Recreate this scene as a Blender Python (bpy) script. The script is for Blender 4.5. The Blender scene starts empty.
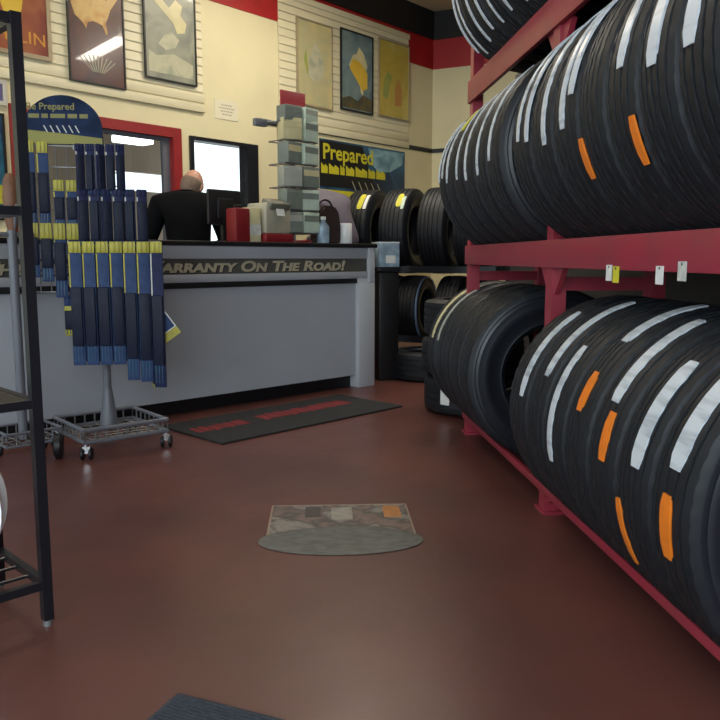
import bpy, bmesh, math, random
from mathutils import Vector, Matrix, Euler
random.seed(7)
S = bpy.context.scene
COL = S.collection
PI = math.pi
R = math.radians

# ------------------------------------------------------------------ camera, light, exposure
cam_d = bpy.data.cameras.new('camera'); cam_d.sensor_width = 36; cam_d.lens = 36 * 770 / 720
cam_d.clip_start = .05
cam = bpy.data.objects.new('camera', cam_d); COL.objects.link(cam)
cam.location = (0, 0, .97)
cam.rotation_euler = (R(90 - 7.546), 0, R(-4.784))
S.camera = cam

world = bpy.data.worlds.new('daylight'); S.world = world; world.use_nodes = True
bg = world.node_tree.nodes['Background']
bg.inputs[0].default_value = (.86, .93, 1, 1); bg.inputs[1].default_value = 2.2

def area(name, loc, target, sx, sy, power, color):
    l = bpy.data.lights.new(name, 'AREA'); l.shape = 'RECTANGLE'; l.size = sx; l.size_y = sy
    l.energy = power; l.color = color
    o = bpy.data.objects.new(name, l); COL.objects.link(o); o.location = loc
    o.rotation_euler = (Vector(target) - Vector(loc)).to_track_quat('-Z', 'Y').to_euler()
    return o
# daylight through the shop front behind the camera and the side window on the left
area('daylight_front', (-1.2, -2.45, 1.9), (-.8, 1.6, 0), 4.6, 2.3, 205, (.80, .90, 1))
area('daylight_side', (-5.35, .6, 1.9), (0, 1.6, 1.0), 3.4, 2.2, 95, (.80, .90, 1))

S.view_settings.view_transform = 'Standard'; S.view_settings.look = 'None'
S.view_settings.gamma = 1; S.view_settings.use_curve_mapping = False
S.view_settings.exposure = 0

# ------------------------------------------------------------------ materials
def lin(c): return tuple(((x / 255) / 12.92 if x / 255 <= .04045 else ((x / 255 + .055) / 1.055) ** 2.4) for x in c) + (1,)
def mat(name, c, rough=.5, metal=0, var=.12, scale=6, bump=0, bscale=60, coat=0, c2=None, spec=.5):
    m = bpy.data.materials.new(name); m.use_nodes = True
    nt = m.node_tree; b = nt.nodes['Principled BSDF']
    b.inputs['Roughness'].default_value = rough; b.inputs['Metallic'].default_value = metal
    b.inputs['Coat Weight'].default_value = coat
    b.inputs['Specular IOR Level'].default_value = spec
    tc = nt.nodes.new('ShaderNodeTexCoord'); n = nt.nodes.new('ShaderNodeTexNoise')
    n.inputs['Scale'].default_value = scale; n.inputs['Detail'].default_value = 5
    nt.links.new(tc.outputs['Object'], n.inputs['Vector'])
    r = nt.nodes.new('ShaderNodeValToRGB'); a = lin(c)
    e = lin(c2) if c2 else tuple(max(0, v * (1 - var)) for v in a[:3]) + (1,)
    f = a if c2 else tuple(min(1, v * (1 + var)) for v in a[:3]) + (1,)
    r.color_ramp.elements[0].position = .32; r.color_ramp.elements[1].position = .68
    r.color_ramp.elements[0].color = e; r.color_ramp.elements[1].color = f
    nt.links.new(n.outputs['Fac'], r.inputs['Fac']); nt.links.new(r.outputs['Color'], b.inputs['Base Color'])
    if bump:
        n2 = nt.nodes.new('ShaderNodeTexNoise'); n2.inputs['Scale'].default_value = bscale
        nt.links.new(tc.outputs['Object'], n2.inputs['Vector'])
        bp = nt.nodes.new('ShaderNodeBump'); bp.inputs['Strength'].default_value = bump; bp.inputs['Distance'].default_value = .01
        nt.links.new(n2.outputs['Fac'], bp.inputs['Height']); nt.links.new(bp.outputs['Normal'], b.inputs['Normal'])
    return m
def emit(name, c, s):
    m = bpy.data.materials.new(name); m.use_nodes = True; b = m.node_tree.nodes['Principled BSDF']
    b.inputs['Base Color'].default_value = lin(c); b.inputs['Emission Color'].default_value = lin(c); b.inputs['Emission Strength'].default_value = s
    return m
def glass(name):
    m = bpy.data.materials.new(name); m.use_nodes = True; nt = m.node_tree; nt.nodes.clear()
    o = nt.nodes.new('ShaderNodeOutputMaterial'); mx = nt.nodes.new('ShaderNodeMixShader')
    t = nt.nodes.new('ShaderNodeBsdfTransparent'); g = nt.nodes.new('ShaderNodeBsdfGlossy'); g.inputs['Roughness'].default_value = .02
    t.inputs['Color'].default_value = (.94, .97, .96, 1)
    mx.inputs[0].default_value = .07
    nt.links.new(t.outputs[0], mx.inputs[1]); nt.links.new(g.outputs[0], mx.inputs[2]); nt.links.new(mx.outputs[0], o.inputs[0])
    return m

M = {}
M['wall'] = mat('cream_wall', (232, 221, 180), .55, var=.04, scale=2)
M['wall_grey'] = mat('plain_wall', (120, 116, 108), .7, var=.06, scale=2)
M['wall_dark'] = mat('dark_wall', (58, 56, 56), .7, var=.1, scale=2)
M['slat'] = mat('slatwall_white', (228, 219, 186), .45, var=.03, scale=3)
M['red_band'] = mat('red_wall_paint', (170, 30, 32), .5, var=.08, scale=3)
M['black_band'] = mat('black_paint_and_shade', (24, 24, 26), .6)  # black wall paint, also used for shade over the red band's top
M['ceiling'] = mat('ceiling_paint', (218, 200, 166), .8, var=.05)
M['red_frame'] = mat('red_door_frame', (150, 42, 44), .4)
M['black_frame'] = mat('black_metal_frame', (30, 31, 36), .35)
M['bay_wall'] = mat('bay_wall', (182, 168, 150), .7, var=.22, scale=1.3)
M['glass'] = glass('window_glass')
M['rubber'] = mat('tire_rubber', (25, 27, 32), .55, var=.18, scale=9, spec=.38)
M['sidewall'] = mat('sidewall_rubber', (27, 30, 37), .38, var=.2, scale=5, spec=.5)
M['liner'] = mat('inner_rubber', (22, 22, 24), .8)
M['orange'] = mat('orange_sticker', (236, 126, 34), .4, var=.08, scale=30)
M['white_tag'] = mat('white_paper', (225, 225, 222), .5, var=.05, scale=30)
M['yellow_tag'] = mat('yellow_paper', (208, 200, 52), .5, var=.1, scale=20)
M['grey_ink'] = mat('grey_ink', (110, 110, 108), .6)
M['rack_red'] = mat('rack_red_paint', (158, 46, 64), .36, scale=5, c2=(142, 54, 64))
M['counter'] = mat('grey_laminate', (176, 180, 188), .4, var=.03, scale=3)
M['counter_post'] = mat('pale_grey_laminate', (196, 199, 205), .35, var=.03)
M['counter_top'] = mat('dark_counter_top', (34, 33, 36), .3)
M['trim_black'] = mat('black_trim', (34, 35, 38), .4)
M['sign_dark'] = mat('sign_band_dark', (88, 86, 82), .45, var=.1, scale=8)
M['letter'] = mat('cream_letter', (186, 176, 150), .5, var=.05)
M['letter_dark'] = mat('letter_shadow', (24, 23, 22), .6)
M['mat_black'] = mat('black_carpet_mat', (38, 38, 40), .9, var=.25, scale=120, bump=.6, bscale=300)
M['mat_red'] = mat('red_carpet_print', (122, 34, 40), .9, var=.2, scale=60)
M['mat_rib'] = mat('ribbed_mat', (58, 64, 74), .85, var=.2, scale=90, bump=.6, bscale=260)
M['steel_grey'] = mat('grey_powder_coat', (108, 110, 118), .4, var=.08)
M['wire'] = mat('grey_wire', (128, 129, 130), .35, .4)
M['black_steel'] = mat('black_steel_tube', (26, 28, 34), .3, var=.1)
M['black_plastic'] = mat('black_plastic', (22, 22, 25), .45)
M['chrome'] = mat('chrome', (210, 212, 215), .15, 1)
M['blue'] = mat('blue_card', (52, 70, 108), .6, var=.18, scale=22, spec=.2)
M['navy'] = mat('navy_card', (36, 41, 74), .6, var=.18, scale=18, spec=.2)
M['blister'] = mat('dark_blister', (28, 33, 52), .5, var=.2, scale=30, spec=.2)
M['banner_yellow'] = mat('banner_yellow', (214, 204, 50), .45, var=.06, scale=9)
M['yellow'] = mat('yellow_card', (178, 168, 54), .45, var=.12, scale=25)
M['teal'] = mat('teal_print', (46, 110, 130), .4, c2=(26, 50, 84), scale=7)
M['brown'] = mat('brown_card', (122, 84, 60), .55, var=.2, scale=12)
M['grey_label'] = mat('grey_label', (196, 196, 190), .5, var=.15, scale=40)
M['white'] = mat('white_enamel', (250, 250, 250), .3, var=.02)
M['cream_box'] = mat('cream_carton', (206, 196, 152), .6, var=.08, scale=9)
M['grey_box'] = mat('grey_carton', (166, 168, 158), .6, var=.1, scale=9)
M['green_box'] = mat('pale_green_carton', (192, 208, 190), .55, var=.1, scale=9)
M['slate_box'] = mat('slate_carton', (122, 130, 122), .55, var=.12, scale=9)
M['red_card'] = mat('red_card', (158, 52, 60), .5)
M['deep_red'] = mat('deep_red_case', (128, 24, 32), .45)
M['bag'] = mat('dark_brown_leather', (52, 40, 40), .5, var=.2, scale=12)
M['light_blue'] = mat('light_blue_carton', (176, 204, 222), .5, c2=(104, 120, 140), scale=9)
M['ring'] = mat('pale_blue_edge_light', (120, 140, 172), .3)  # pale blue stands for light caught on a tire's sidewall edge
M['skin'] = mat('skin', (196, 146, 122), .5, var=.06, scale=9)
M['hair'] = mat('short_brown_grey_hair', (128, 106, 92), .7, var=.2, scale=60)
M['hair_dark'] = mat('dark_hair', (46, 36, 32), .7, var=.2, scale=60)
M['jacket'] = mat('black_jacket_cloth', (9, 10, 14), .9, var=.15, scale=10, spec=.15)
M['lilac'] = mat('lilac_shirt_cloth', (98, 91, 104), .8, var=.08, scale=8)
M['trouser'] = mat('dark_trouser_cloth', (42, 44, 52), .85)
M['shoe'] = mat('black_shoe_leather', (22, 20, 20), .4)
M['lamp_metal'] = mat('white_lamp_metal', (220, 220, 216), .4)
M['lamp_glow'] = emit('lamp_tube_glow', (255, 246, 226), 9)
M['bay_glow'] = emit('bay_lamp_glow', (245, 250, 255), 4)

def floor_mat():
    m = mat('red_brown_floor_paint', (106, 63, 56), .26, c2=(86, 52, 48), scale=1.6, coat=.1, spec=.32)
    nt = m.node_tree; b = nt.nodes['Principled BSDF']
    tc = nt.nodes.new('ShaderNodeTexCoord'); n = nt.nodes.new('ShaderNodeTexNoise'); n.inputs['Scale'].default_value = 3; n.inputs['Detail'].default_value = 8
    mr = nt.nodes.new('ShaderNodeMapRange'); mr.inputs['To Min'].default_value = .28; mr.inputs['To Max'].default_value = .48
    nt.links.new(tc.outputs['Object'], n.inputs['Vector']); nt.links.new(n.outputs['Fac'], mr.inputs['Value']); nt.links.new(mr.outputs[0], b.inputs['Roughness'])
    bp = nt.nodes.new('ShaderNodeBump'); bp.inputs['Strength'].default_value = .12; bp.inputs['Distance'].default_value = .01
    n3 = nt.nodes.new('ShaderNodeTexNoise'); n3.inputs['Scale'].default_value = 14
    nt.links.new(tc.outputs['Object'], n3.inputs['Vector']); nt.links.new(n3.outputs['Fac'], bp.inputs['Height']); nt.links.new(bp.outputs['Normal'], b.inputs['Normal'])
    b.inputs['Coat Roughness'].default_value = .2
    return m
M['floor'] = floor_mat()
def strip_mat():   # silver tread label: fine dark print lines across it
    m = mat('silver_tread_label', (214, 220, 228), .38, var=.08, scale=14)
    nt = m.node_tree; b = nt.nodes['Principled BSDF']
    tc = nt.nodes.new('ShaderNodeTexCoord'); w = nt.nodes.new('ShaderNodeTexNoise'); w.inputs['Scale'].default_value = 45
    mp = nt.nodes.new('ShaderNodeMapping'); mp.inputs['Scale'].default_value = (1, .12, 1)
    nt.links.new(tc.outputs['Object'], mp.inputs[0]); nt.links.new(mp.outputs[0], w.inputs['Vector'])
    r = nt.nodes.new('ShaderNodeValToRGB'); r.color_ramp.elements[0].position = .30; r.color_ramp.elements[1].position = .5
    r.color_ramp.elements[0].color = lin((168, 174, 182)); r.color_ramp.elements[1].color = lin((206, 212, 219))
    nt.links.new(w.outputs['Fac'], r.inputs[0]); nt.links.new(r.outputs[0], b.inputs['Base Color'])
    return m
M['strip'] = strip_mat()
def blotch(name, cols, scale, rough=.35, coat=.0, dist=.6, spec=.5):
    m = bpy.data.materials.new(name); m.use_nodes = True; nt = m.node_tree; b = nt.nodes['Principled BSDF']
    b.inputs['Roughness'].default_value = rough; b.inputs['Specular IOR Level'].default_value = spec; b.inputs['Coat Weight'].default_value = coat; b.inputs['Coat Roughness'].default_value = .03
    tc = nt.nodes.new('ShaderNodeTexCoord'); n = nt.nodes.new('ShaderNodeTexNoise'); n.inputs['Scale'].default_value = scale
    n.inputs['Detail'].default_value = 3; n.inputs['Distortion'].default_value = dist
    nt.links.new(tc.outputs['Object'], n.inputs['Vector'])
    r = nt.nodes.new('ShaderNodeValToRGB'); nt.links.new(n.outputs['Fac'], r.inputs[0]); nt.links.new(r.outputs[0], b.inputs['Base Color'])
    els = r.color_ramp.elements
    while len(els) < len(cols): els.new(.5)
    for i, c in enumerate(cols):
        els[i].position = .3 + .4 * i / max(1, len(cols) - 1); els[i].color = lin(c)
    return m

# ------------------------------------------------------------------ mesh helpers
class MB:
    def __init__(s): s.bm = bmesh.new()
    def _put(s, geom, mtx):
        bmesh.ops.transform(s.bm, matrix=mtx, verts=geom)
        return s
    def box(s, c, d, rot=(0, 0, 0), bev=0):
        t = bmesh.new(); bmesh.ops.create_cube(t, size=1); bmesh.ops.scale(t, vec=d, verts=t.verts)
        if bev: bmesh.ops.bevel(t, geom=t.edges[:], offset=bev, segments=2, affect='EDGES', profile=.5)
        return s.add(t, Matrix.Translation(c) @ Euler(rot).to_matrix().to_4x4())
    def b2(s, x0, x1, y0, y1, z0, z1, bev=0):
        return s.box(((x0 + x1) / 2, (y0 + y1) / 2, (z0 + z1) / 2), (abs(x1 - x0), abs(y1 - y0), abs(z1 - z0)), bev=bev)
    def add(s, t, mtx=None):
        if mtx is not None: bmesh.ops.transform(t, matrix=mtx, verts=t.verts)
        me = bpy.data.meshes.new('tmp'); t.to_mesh(me); t.free(); s.bm.from_mesh(me); bpy.data.meshes.remove(me)
        return s
    def cyl(s, p0, p1, r, n=14, r2=None):
        p0, p1 = Vector(p0), Vector(p1); v = p1 - p0
        t = bmesh.new(); bmesh.ops.create_cone(t, cap_ends=True, segments=n, radius1=r, radius2=r if r2 is None else r2, depth=v.length)
        return s.add(t, Matrix.Translation((p0 + p1) / 2) @ v.to_track_quat('Z', 'Y').to_matrix().to_4x4())
    def ball(s, c, rad, sc=(1, 1, 1), n=20):
        t = bmesh.new(); bmesh.ops.create_uvsphere(t, u_segments=n, v_segments=n // 2 + 2, radius=rad)
        return s.add(t, Matrix.Translation(c) @ Matrix.Diagonal((*sc, 1)))
    def lathe(s, prof, n=48, axis='Z', close=False):
        t = bmesh.new(); rings = []
        for i in range(n):
            a = 2 * PI * i / n
            ring = []
            for r, h in prof:
                x, y = r * math.cos(a), r * math.sin(a)
                ring.append(t.verts.new((x, y, h) if axis == 'Z' else (x, h, y)))
            rings.append(ring)
        k = len(prof)
        for i in range(n):
            A, B = rings[i], rings[(i + 1) % n]
            for j in range(k if close else k - 1):
                j2 = (j + 1) % k
                t.faces.new((A[j], B[j], B[j2], A[j2]))
        bmesh.ops.remove_doubles(t, verts=t.verts, dist=1e-6)
        bmesh.ops.recalc_face_normals(t, faces=t.faces)
        return s.add(t)
    def prism(s, poly, d, mtx=None):    # poly in local XZ, extruded along +Y by d
        t = bmesh.new()
        a = [t.verts.new((x, 0, z)) for x, z in poly]; b = [t.verts.new((x, d, z)) for x, z in poly]
        t.faces.new(a); t.faces.new(b[::-1]); n = len(poly)
        for i in range(n): t.faces.new((a[i], b[i], b[(i + 1) % n], a[(i + 1) % n]))
        bmesh.ops.recalc_face_normals(t, faces=t.faces)
        return s.add(t, mtx)
    def mesh(s, name, sharp=35, smooth=True):
        me = bpy.data.meshes.new(name); s.bm.to_mesh(me); s.bm.free()
        if smooth:
            for p in me.polygons: p.use_smooth = True
            me.set_sharp_from_angle(angle=R(sharp))
        return me
    def build(s, name, m, parent=None, loc=None, rz=0, sharp=35, smooth=True):
        return obj(name, s.mesh(name, sharp, smooth), m, parent, loc, rz)
def obj(name, me, m, parent=None, loc=None, rz=0):
    o = bpy.data.objects.new(name, me)
    if m and not me.materials: me.materials.append(m)
    COL.objects.link(o)
    if parent: o.parent = parent
    if loc is not None: o.location = loc
    if rz: o.rotation_euler = (0, 0, rz)
    return o
def tag(o, label=None, cat=None, group=None, kind=None):
    if label: o['label'] = label
    if cat: o['category'] = cat
    if group: o['group'] = group
    if kind: o['kind'] = kind
    return o
def thing(name, label, cat, loc=(0, 0, 0), rz=0, group=None):
    o = bpy.data.objects.new(name, None); COL.objects.link(o); o.empty_display_size = .1
    o.location = loc; o.rotation_euler = (0, 0, rz)
    return tag(o, label, cat, group)
def struct(name, mb, m, loc=None, rz=0):
    return tag(mb.build(name, m, None, loc, rz), kind='structure')
ORD = ['first', 'second', 'third', 'fourth', 'fifth', 'sixth', 'seventh', 'eighth', 'ninth', 'tenth', 'eleventh', 'twelfth', 'thirteenth', 'fourteenth', 'fifteenth', 'sixteenth', 'seventeenth']

def text_mesh(txt, size, depth=.004, shear=0, bold=.0, small=False, align='LEFT', spacing=1):
    cu = bpy.data.curves.new('lettering', 'FONT'); cu.body = txt; cu.size = size; cu.extrude = depth; cu.shear = shear; cu.offset = bold
    cu.align_x = align; cu.space_character = spacing; cu.resolution_u = 3
    if small:
        cu.small_caps_scale = .78
        for i, ch in enumerate(txt):
            if ch.islower(): cu.body_format[i].use_small_caps = True
    o = bpy.data.objects.new('tmp_text', cu); COL.objects.link(o)
    dg = bpy.context.evaluated_depsgraph_get(); dg.update()
    me = bpy.data.meshes.new_from_object(o.evaluated_get(dg))
    bpy.data.objects.remove(o); bpy.data.curves.remove(cu)
    me.materials.clear()
    me.transform(Matrix.Rotation(R(90), 4, 'X'))       # stands upright, faces -Y
    return me

# ------------------------------------------------------------------ frame of the diagonal back wall
CX, CY = 1.742, 9.894                     # corner at the far right
WA = R(44); wd = Vector((math.cos(WA), math.sin(WA), 0)); wn = Vector((-wd.y, wd.x, 0))
# wall coordinates: u runs left from the corner, v runs behind the wall, z up
def WP(u, v, z): return Vector((CX, CY, 0)) - wd * u + wn * v + Vector((0, 0, z))
def wbox(mb, u0, u1, v0, v1, z0, z1, bev=0):  # box in local wall frame (x = -u, y = v)
    return mb.b2(-u1, -u0, v0, v1, z0, z1, bev)
WLOC = (CX, CY, 0)

# ------------------------------------------------------------------ room shell
H = 3.98
fl = MB(); fl.b2(-6.4, 8, -3, 16, -.1, 0); struct('floor', fl, M['floor'])
ce = MB(); ce.b2(-6.4, 4.0, -2.5, 10.6, H, H + .1); struct('ceiling', ce, M['ceiling'])
wb = MB()
for u0, u1, z0, z1 in ((-.15, 2.93, 0, H), (2.93, 3.74, 2.07, H), (3.74, 3.84, 0, H), (3.84, 5.38, 2.115, H), (5.38, 9.6, 0, H)):
    wbox(wb, u0, u1, 0, .14, z0, z1)
struct('wall_back', wb, M['wall'], WLOC, WA)
t1 = MB(); wbox(t1, 0, 9.5, -.008, 0, 3.3, 3.65); struct('trim_1', t1, M['red_band'], WLOC, WA)
t2 = MB(); wbox(t2, 0, 9.5, -.03, 0, 3.65, H); struct('trim_2', t2, M['black_band'], WLOC, WA)  # black band; its lowest strip paints overhead shade onto the red stripe
t5 = MB(); wbox(t5, 0, 2.9, -.012, 0, 2.285, 2.335); struct('trim_5', t5, M['trim_black'], WLOC, WA)
ra = R(-30)
wr = MB(); wr.b2(0, 2.2, 0, .14, 0, H); struct('wall_right', wr, M['wall'], WLOC, ra)
t3 = MB(); t3.b2(0, 2.2, -.008, 0, 3.3, 3.65); struct('trim_3', t3, M['red_band'], WLOC, ra)
t4 = MB(); t4.b2(0, 2.2, -.03, 0, 3.65, H); struct('trim_4', t4, M['black_band'], WLOC, ra)  # same on the right wall: black band plus painted shade below it
t6 = MB(); t6.b2(0, 2.2, -.012, 0, 2.285, 2.335); struct('trim_6', t6, M['trim_black'], WLOC, ra)
w = MB(); w.b2(1.75, 1.9, -2.35, 5.2, 0, H); w.b2(1.75, 3.6, 5.2, 5.34, 0, H); w.b2(3.5, 3.64, 5.34, 9.2, 0, H)
struct('wall_side', w, M['wall_dark'])
w = MB(); w.b2(1.75, 1.85, 5.34, 6.2, 0, 2.4); struct('wall_added_block', w, M['wall_dark'])  # added half wall, hides the bright back wall behind the tire openings
w = MB(); w.b2(-5.25, -5.1, -2.35, -1.3, 0, H); w.b2(-5.25, -5.1, 2.5, 3.6, 0, H); w.b2(-5.25, -5.1, -1.3, 2.5, 0, .6); w.b2(-5.25, -5.1, -1.3, 2.5, 3.0, H)
struct('wall_left', w, M['wall_grey'])
w = MB(); w.b2(-5.25, -3.7, -2.35, -2.2, 0, H); w.b2(1.2, 1.9, -2.35, -2.2, 0, H); w.b2(-3.7, 1.2, -2.35, -2.2, 0, .5); w.b2(-3.7, 1.2, -2.35, -2.2, 3.1, H)
struct('wall_front', w, M['wall_grey'])
# shop-front windows behind the camera
w = MB()
for x in (-3.67, -2.05, -.43, 1.17): w.b2(x - .03, x + .03, -2.33, -2.22, .5, 3.1)
for z in (.53, 3.07): w.b2(-3.7, 1.2, -2.33, -2.22, z - .03, z + .03)
wf = struct('window_1', w, M['black_frame'])
g = MB(); g.b2(-3.64, 1.14, -2.28, -2.275, .56, 3.04); g.build('pane', M['glass'], wf)
w = MB()
for y in (-1.27, .6, 2.47): w.b2(-5.23, -5.12, y - .03, y + .03, .6, 3.0)
for z in (.63, 2.97): w.b2(-5.23, -5.12, -1.3, 2.5, z - .03, z + .03)
wf = struct('window_2', w, M['black_frame'])
g = MB(); g.b2(-5.18, -5.175, -1.24, 2.44, .66, 2.94); g.build('pane', M['glass'], wf)
# doors in the back wall
d = MB(); wbox(d, 3.84, 3.93, -.03, .1, 0, 2.03); wbox(d, 5.29, 5.38, -.03, .1, 0, 2.03); wbox(d, 3.84, 5.38, -.03, .1, 2.03, 2.115)
d1 = struct('door_1', d, M['red_frame'], WLOC, WA)
s_ = MB(); wbox(s_, 3.93, 4.0, .03, .07, 0, 2.03); wbox(s_, 5.22, 5.29, .03, .07, 0, 2.03); wbox(s_, 4.0, 5.22, .03, .07, 2.0, 2.03); wbox(s_, 4.0, 5.22, .03, .07, 0, .12)
s_.build('door_leaf_frame', M['steel_grey'], d1)
g = MB(); wbox(g, 4.0, 5.22, .048, .052, .12, 2.0); g.build('pane', M['glass'], d1)
d = MB(); wbox(d, 2.93, 3.07, -.025, .1, 0, 2.07); wbox(d, 3.70, 3.74, -.025, .1, 0, 2.07); wbox(d, 3.07, 3.70, -.025, .1, 2.035, 2.07); wbox(d, 3.07, 3.7, .0, .06, 0, .2)
d2 = struct('door_2', d, M['black_frame'], WLOC, WA)
g = MB(); wbox(g, 3.07, 3.70, .028, .032, .2, 2.035); g.build('pane', M['glass'], d2)
# work bay behind the doors, open to daylight at its far side
w = MB(); wbox(w, 2.15, 6.6, 4, 4.12, 0, 3.3); wbox(w, .95, 1.2, 4, 4.12, 0, 3.3); wbox(w, 1.2, 2.15, 4, 4.12, 2.2, 3.3); wbox(w, 1.2, 2.15, 4, 4.12, 0, 1.93)
wbox(w, -4, .95, 4, 4.12, 3.05, 3.3); wbox(w, 6.5, 6.6, .14, 4, 0, 3.3)
struct('wall_bay', w, M['bay_wall'], WLOC, WA)
w = MB(); wbox(w, -1.5, 6.6, .14, 4.12, 3.3, 3.4); struct('ceiling_bay', w, M['bay_wall'], WLOC, WA)

# ------------------------------------------------------------------ lamps
def tube_lamp(loc, rz, label, power, length=1.25, glow='lamp_glow', lm=True, rod=True, color=(1, .93, .80)):
    t = thing('fluorescent_lamp', label, 'ceiling lamp', loc, rz, None)
    b = MB(); b.prism([(-.11, 0), (-.05, .07), (.05, .07), (.11, 0), (.09, 0), (.04, .05), (-.04, .05), (-.09, 0)], length, Matrix.Translation((0, -length / 2, 0)))
    b.build('housing', M['lamp_metal'], t)
    for x in (-.04, .04):
        c = MB(); c.cyl((x, -length / 2 + .03, .02), (x, length / 2 - .03, .02), .016, 10); c.build('tube', M[glow], t)
    if rod:
        for y in (-length / 2 + .15, length / 2 - .15):
            c = MB(); c.cyl((0, y, .065), (0, y, H - loc[2]), .006, 8); c.build('hanging_rod', M['lamp_metal'], t)
    if power:
        l = bpy.data.lights.new('lamp_light', 'AREA'); l.shape = 'RECTANGLE'; l.size = .2; l.size_y = length; l.energy = power; l.color = color
        o = bpy.data.objects.new('lamp_light', l); COL.objects.link(o); o.parent = t; o.location = (0, 0, -.012)
    if power:   # extra light added above the closed housing to brighten the ceiling
        l = bpy.data.lights.new('added_uplight', 'AREA'); l.shape = 'RECTANGLE'; l.size = .2; l.size_y = length; l.energy = power * .35; l.color = color
        o = bpy.data.objects.new('added_uplight', l); COL.objects.link(o); o.parent = t; o.location = (0, 0, .09); o.rotation_euler = (PI, 0, 0)
    return t
tube_lamp((1.39, 5.90, 3.40), R(53), 'hanging white fluorescent lamp nearest the tall tire rack', 23)
tube_lamp((-1.2, 4.4, 3.7), R(-46), 'hanging white fluorescent lamp over the front of the sales counter', 25)
tube_lamp((.35, 6.75, 3.75), R(-46), 'hanging white fluorescent lamp behind the right end of the sales counter', 31)
bl = thing('bay_lamp', 'bright box lamp hanging in the bay seen through the red framed door', 'lamp', WP(2.66, 2.6, 2.385), WA)
b = MB(); b.b2(-.24, .24, -.12, .12, .06, .13, .01); b.build('housing', M['lamp_metal'], bl)
b = MB(); b.b2(-.22, .22, -.14, .1, -.02, .06, .01); b.build('diffuser', M['bay_glow'], bl)
b = MB(); b.cyl((0, 0, .13), (0, 0, .92), .01); b.build('hanging_rod', M['lamp_metal'], bl)

# ------------------------------------------------------------------ slatwall panels and posters
def slat_panel(u0, u1, z0, z1, label):
    t = thing('slatwall_panel', label, 'wall panel', WP(0, 0, 0), WA)
    n = round((z1 - z0 - .17) / .076); zz = [z0 + .17 + i * (z1 - z0 - .17) / n for i in range(n + 1)]
    b = MB()
    for i in range(n):
        a, c = zz[i], zz[i + 1]
        b.prism([(0, a + .006), (-.017, a + .006), (-.019, a + .014), (-.011, c), (0, c)], u1 - u0,
                Matrix.Translation((-u1, 0, 0)) @ Matrix.Rotation(-PI / 2, 4, 'Z') @ Matrix.Diagonal((-1, 1, 1, 1)))
    o = b.build('slats', M['slat'], t, smooth=False)
    b = MB(); wbox(b, u0, u1, -.008, 0, z0, z1); b.build('backing', M['slat'], t)
    b = MB(); wbox(b, u0 - .015, u1 + .015, -.028, 0, z0, z0 + .07, .004); wbox(b, u0 - .015, u1 + .015, -.02, 0, z0 + .085, z0 + .155, .004); b.build('bottom_rail', M['slat'], t)
    b = MB(); wbox(b, u0 - .015, u1 + .015, -.028, 0, z1 - .01, z1 + .05, .004); b.build('top_rail', M['slat'], t)
    return t
slat_panel(3.58, 8.0, 2.29, 3.62, 'long cream slatwall panel at left holding three framed posters')
slat_panel(.52, 2.63, 2.29, 3.56, 'cream slatwall panel at right holding three tall yellow and blue posters')

def poster(u0, u1, z0, z1, label, face, frame, fw=.022):
    """framed print, local frame: x right, y into the wall, origin lower-left front"""
    t = thing('poster', label, 'poster', WP(u1, -.03, z0), WA)
    W_, H_ = u1 - u0, z1 - z0
    b = MB(); b.b2(0, fw, -.014, .006, 0, H_); b.b2(W_ - fw, W_, -.014, .006, 0, H_); b.b2(fw, W_ - fw, -.014, .006, 0, fw); b.b2(fw, W_ - fw, -.014, .006, H_ - fw, H_)
    b.build('frame', frame, t, smooth=False)
    b = MB(); b.b2(fw, W_ - fw, -.006, .004, fw, H_ - fw); b.build('print', face, t, smooth=False)
    return t, W_, H_
def shape(t, name, poly, m, y=-.008, d=.0015):
    b = MB(); b.prism(poly, d, Matrix.Translation((0, y, 0))); return b.build(name, m, t, smooth=False)
pf_silver = mat('silver_frame', (176, 160, 132), .35, .3); pf_black = mat('black_frame_thin', (30, 29, 30), .4)
P_red = blotch('print_red', [(138, 66, 50), (164, 96, 64), (130, 60, 50)], 2.2, coat=.3)
P_dark = blotch('print_dark', [(72, 62, 66), (102, 68, 62), (64, 60, 66)], 2.5, .25, coat=.8)
P_grey = blotch('print_grey', [(122, 126, 116), (160, 160, 142), (132, 134, 118)], 3, coat=.3)
P_beige = blotch('print_beige', [(206, 192, 138), (188, 182, 142), (212, 196, 138)], 3, coat=.3)
P_blue = blotch('print_blue', [(92, 116, 126), (126, 146, 146), (78, 100, 114)], 3, coat=.3)
P_yel = blotch('print_yellow', [(206, 186, 92), (196, 172, 76), (212, 196, 108)], 3, coat=.3)
C_or = blotch('print_orange', [(206, 150, 78), (222, 188, 118), (190, 126, 66)], 6, coat=.3)
C_cream = blotch('print_cream', [(226, 214, 164), (206, 196, 150)], 5)
C_pale = blotch('print_pale', [(178, 178, 150), (196, 192, 164), (160, 164, 140)], 6)
C_gold = mat('print_gold', (206, 144, 58), .5)
C_ygold = blotch('print_gold_yellow', [(228, 192, 74), (220, 178, 62)], 5)
C_green = blotch('print_green', [(140, 158, 84), (170, 170, 90)], 7)
C_brick = blotch('print_rust', [(196, 132, 70), (186, 150, 80)], 7)
C_char = blotch('print_charcoal', [(60, 66, 62), (110, 96, 60)], 9)

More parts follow.
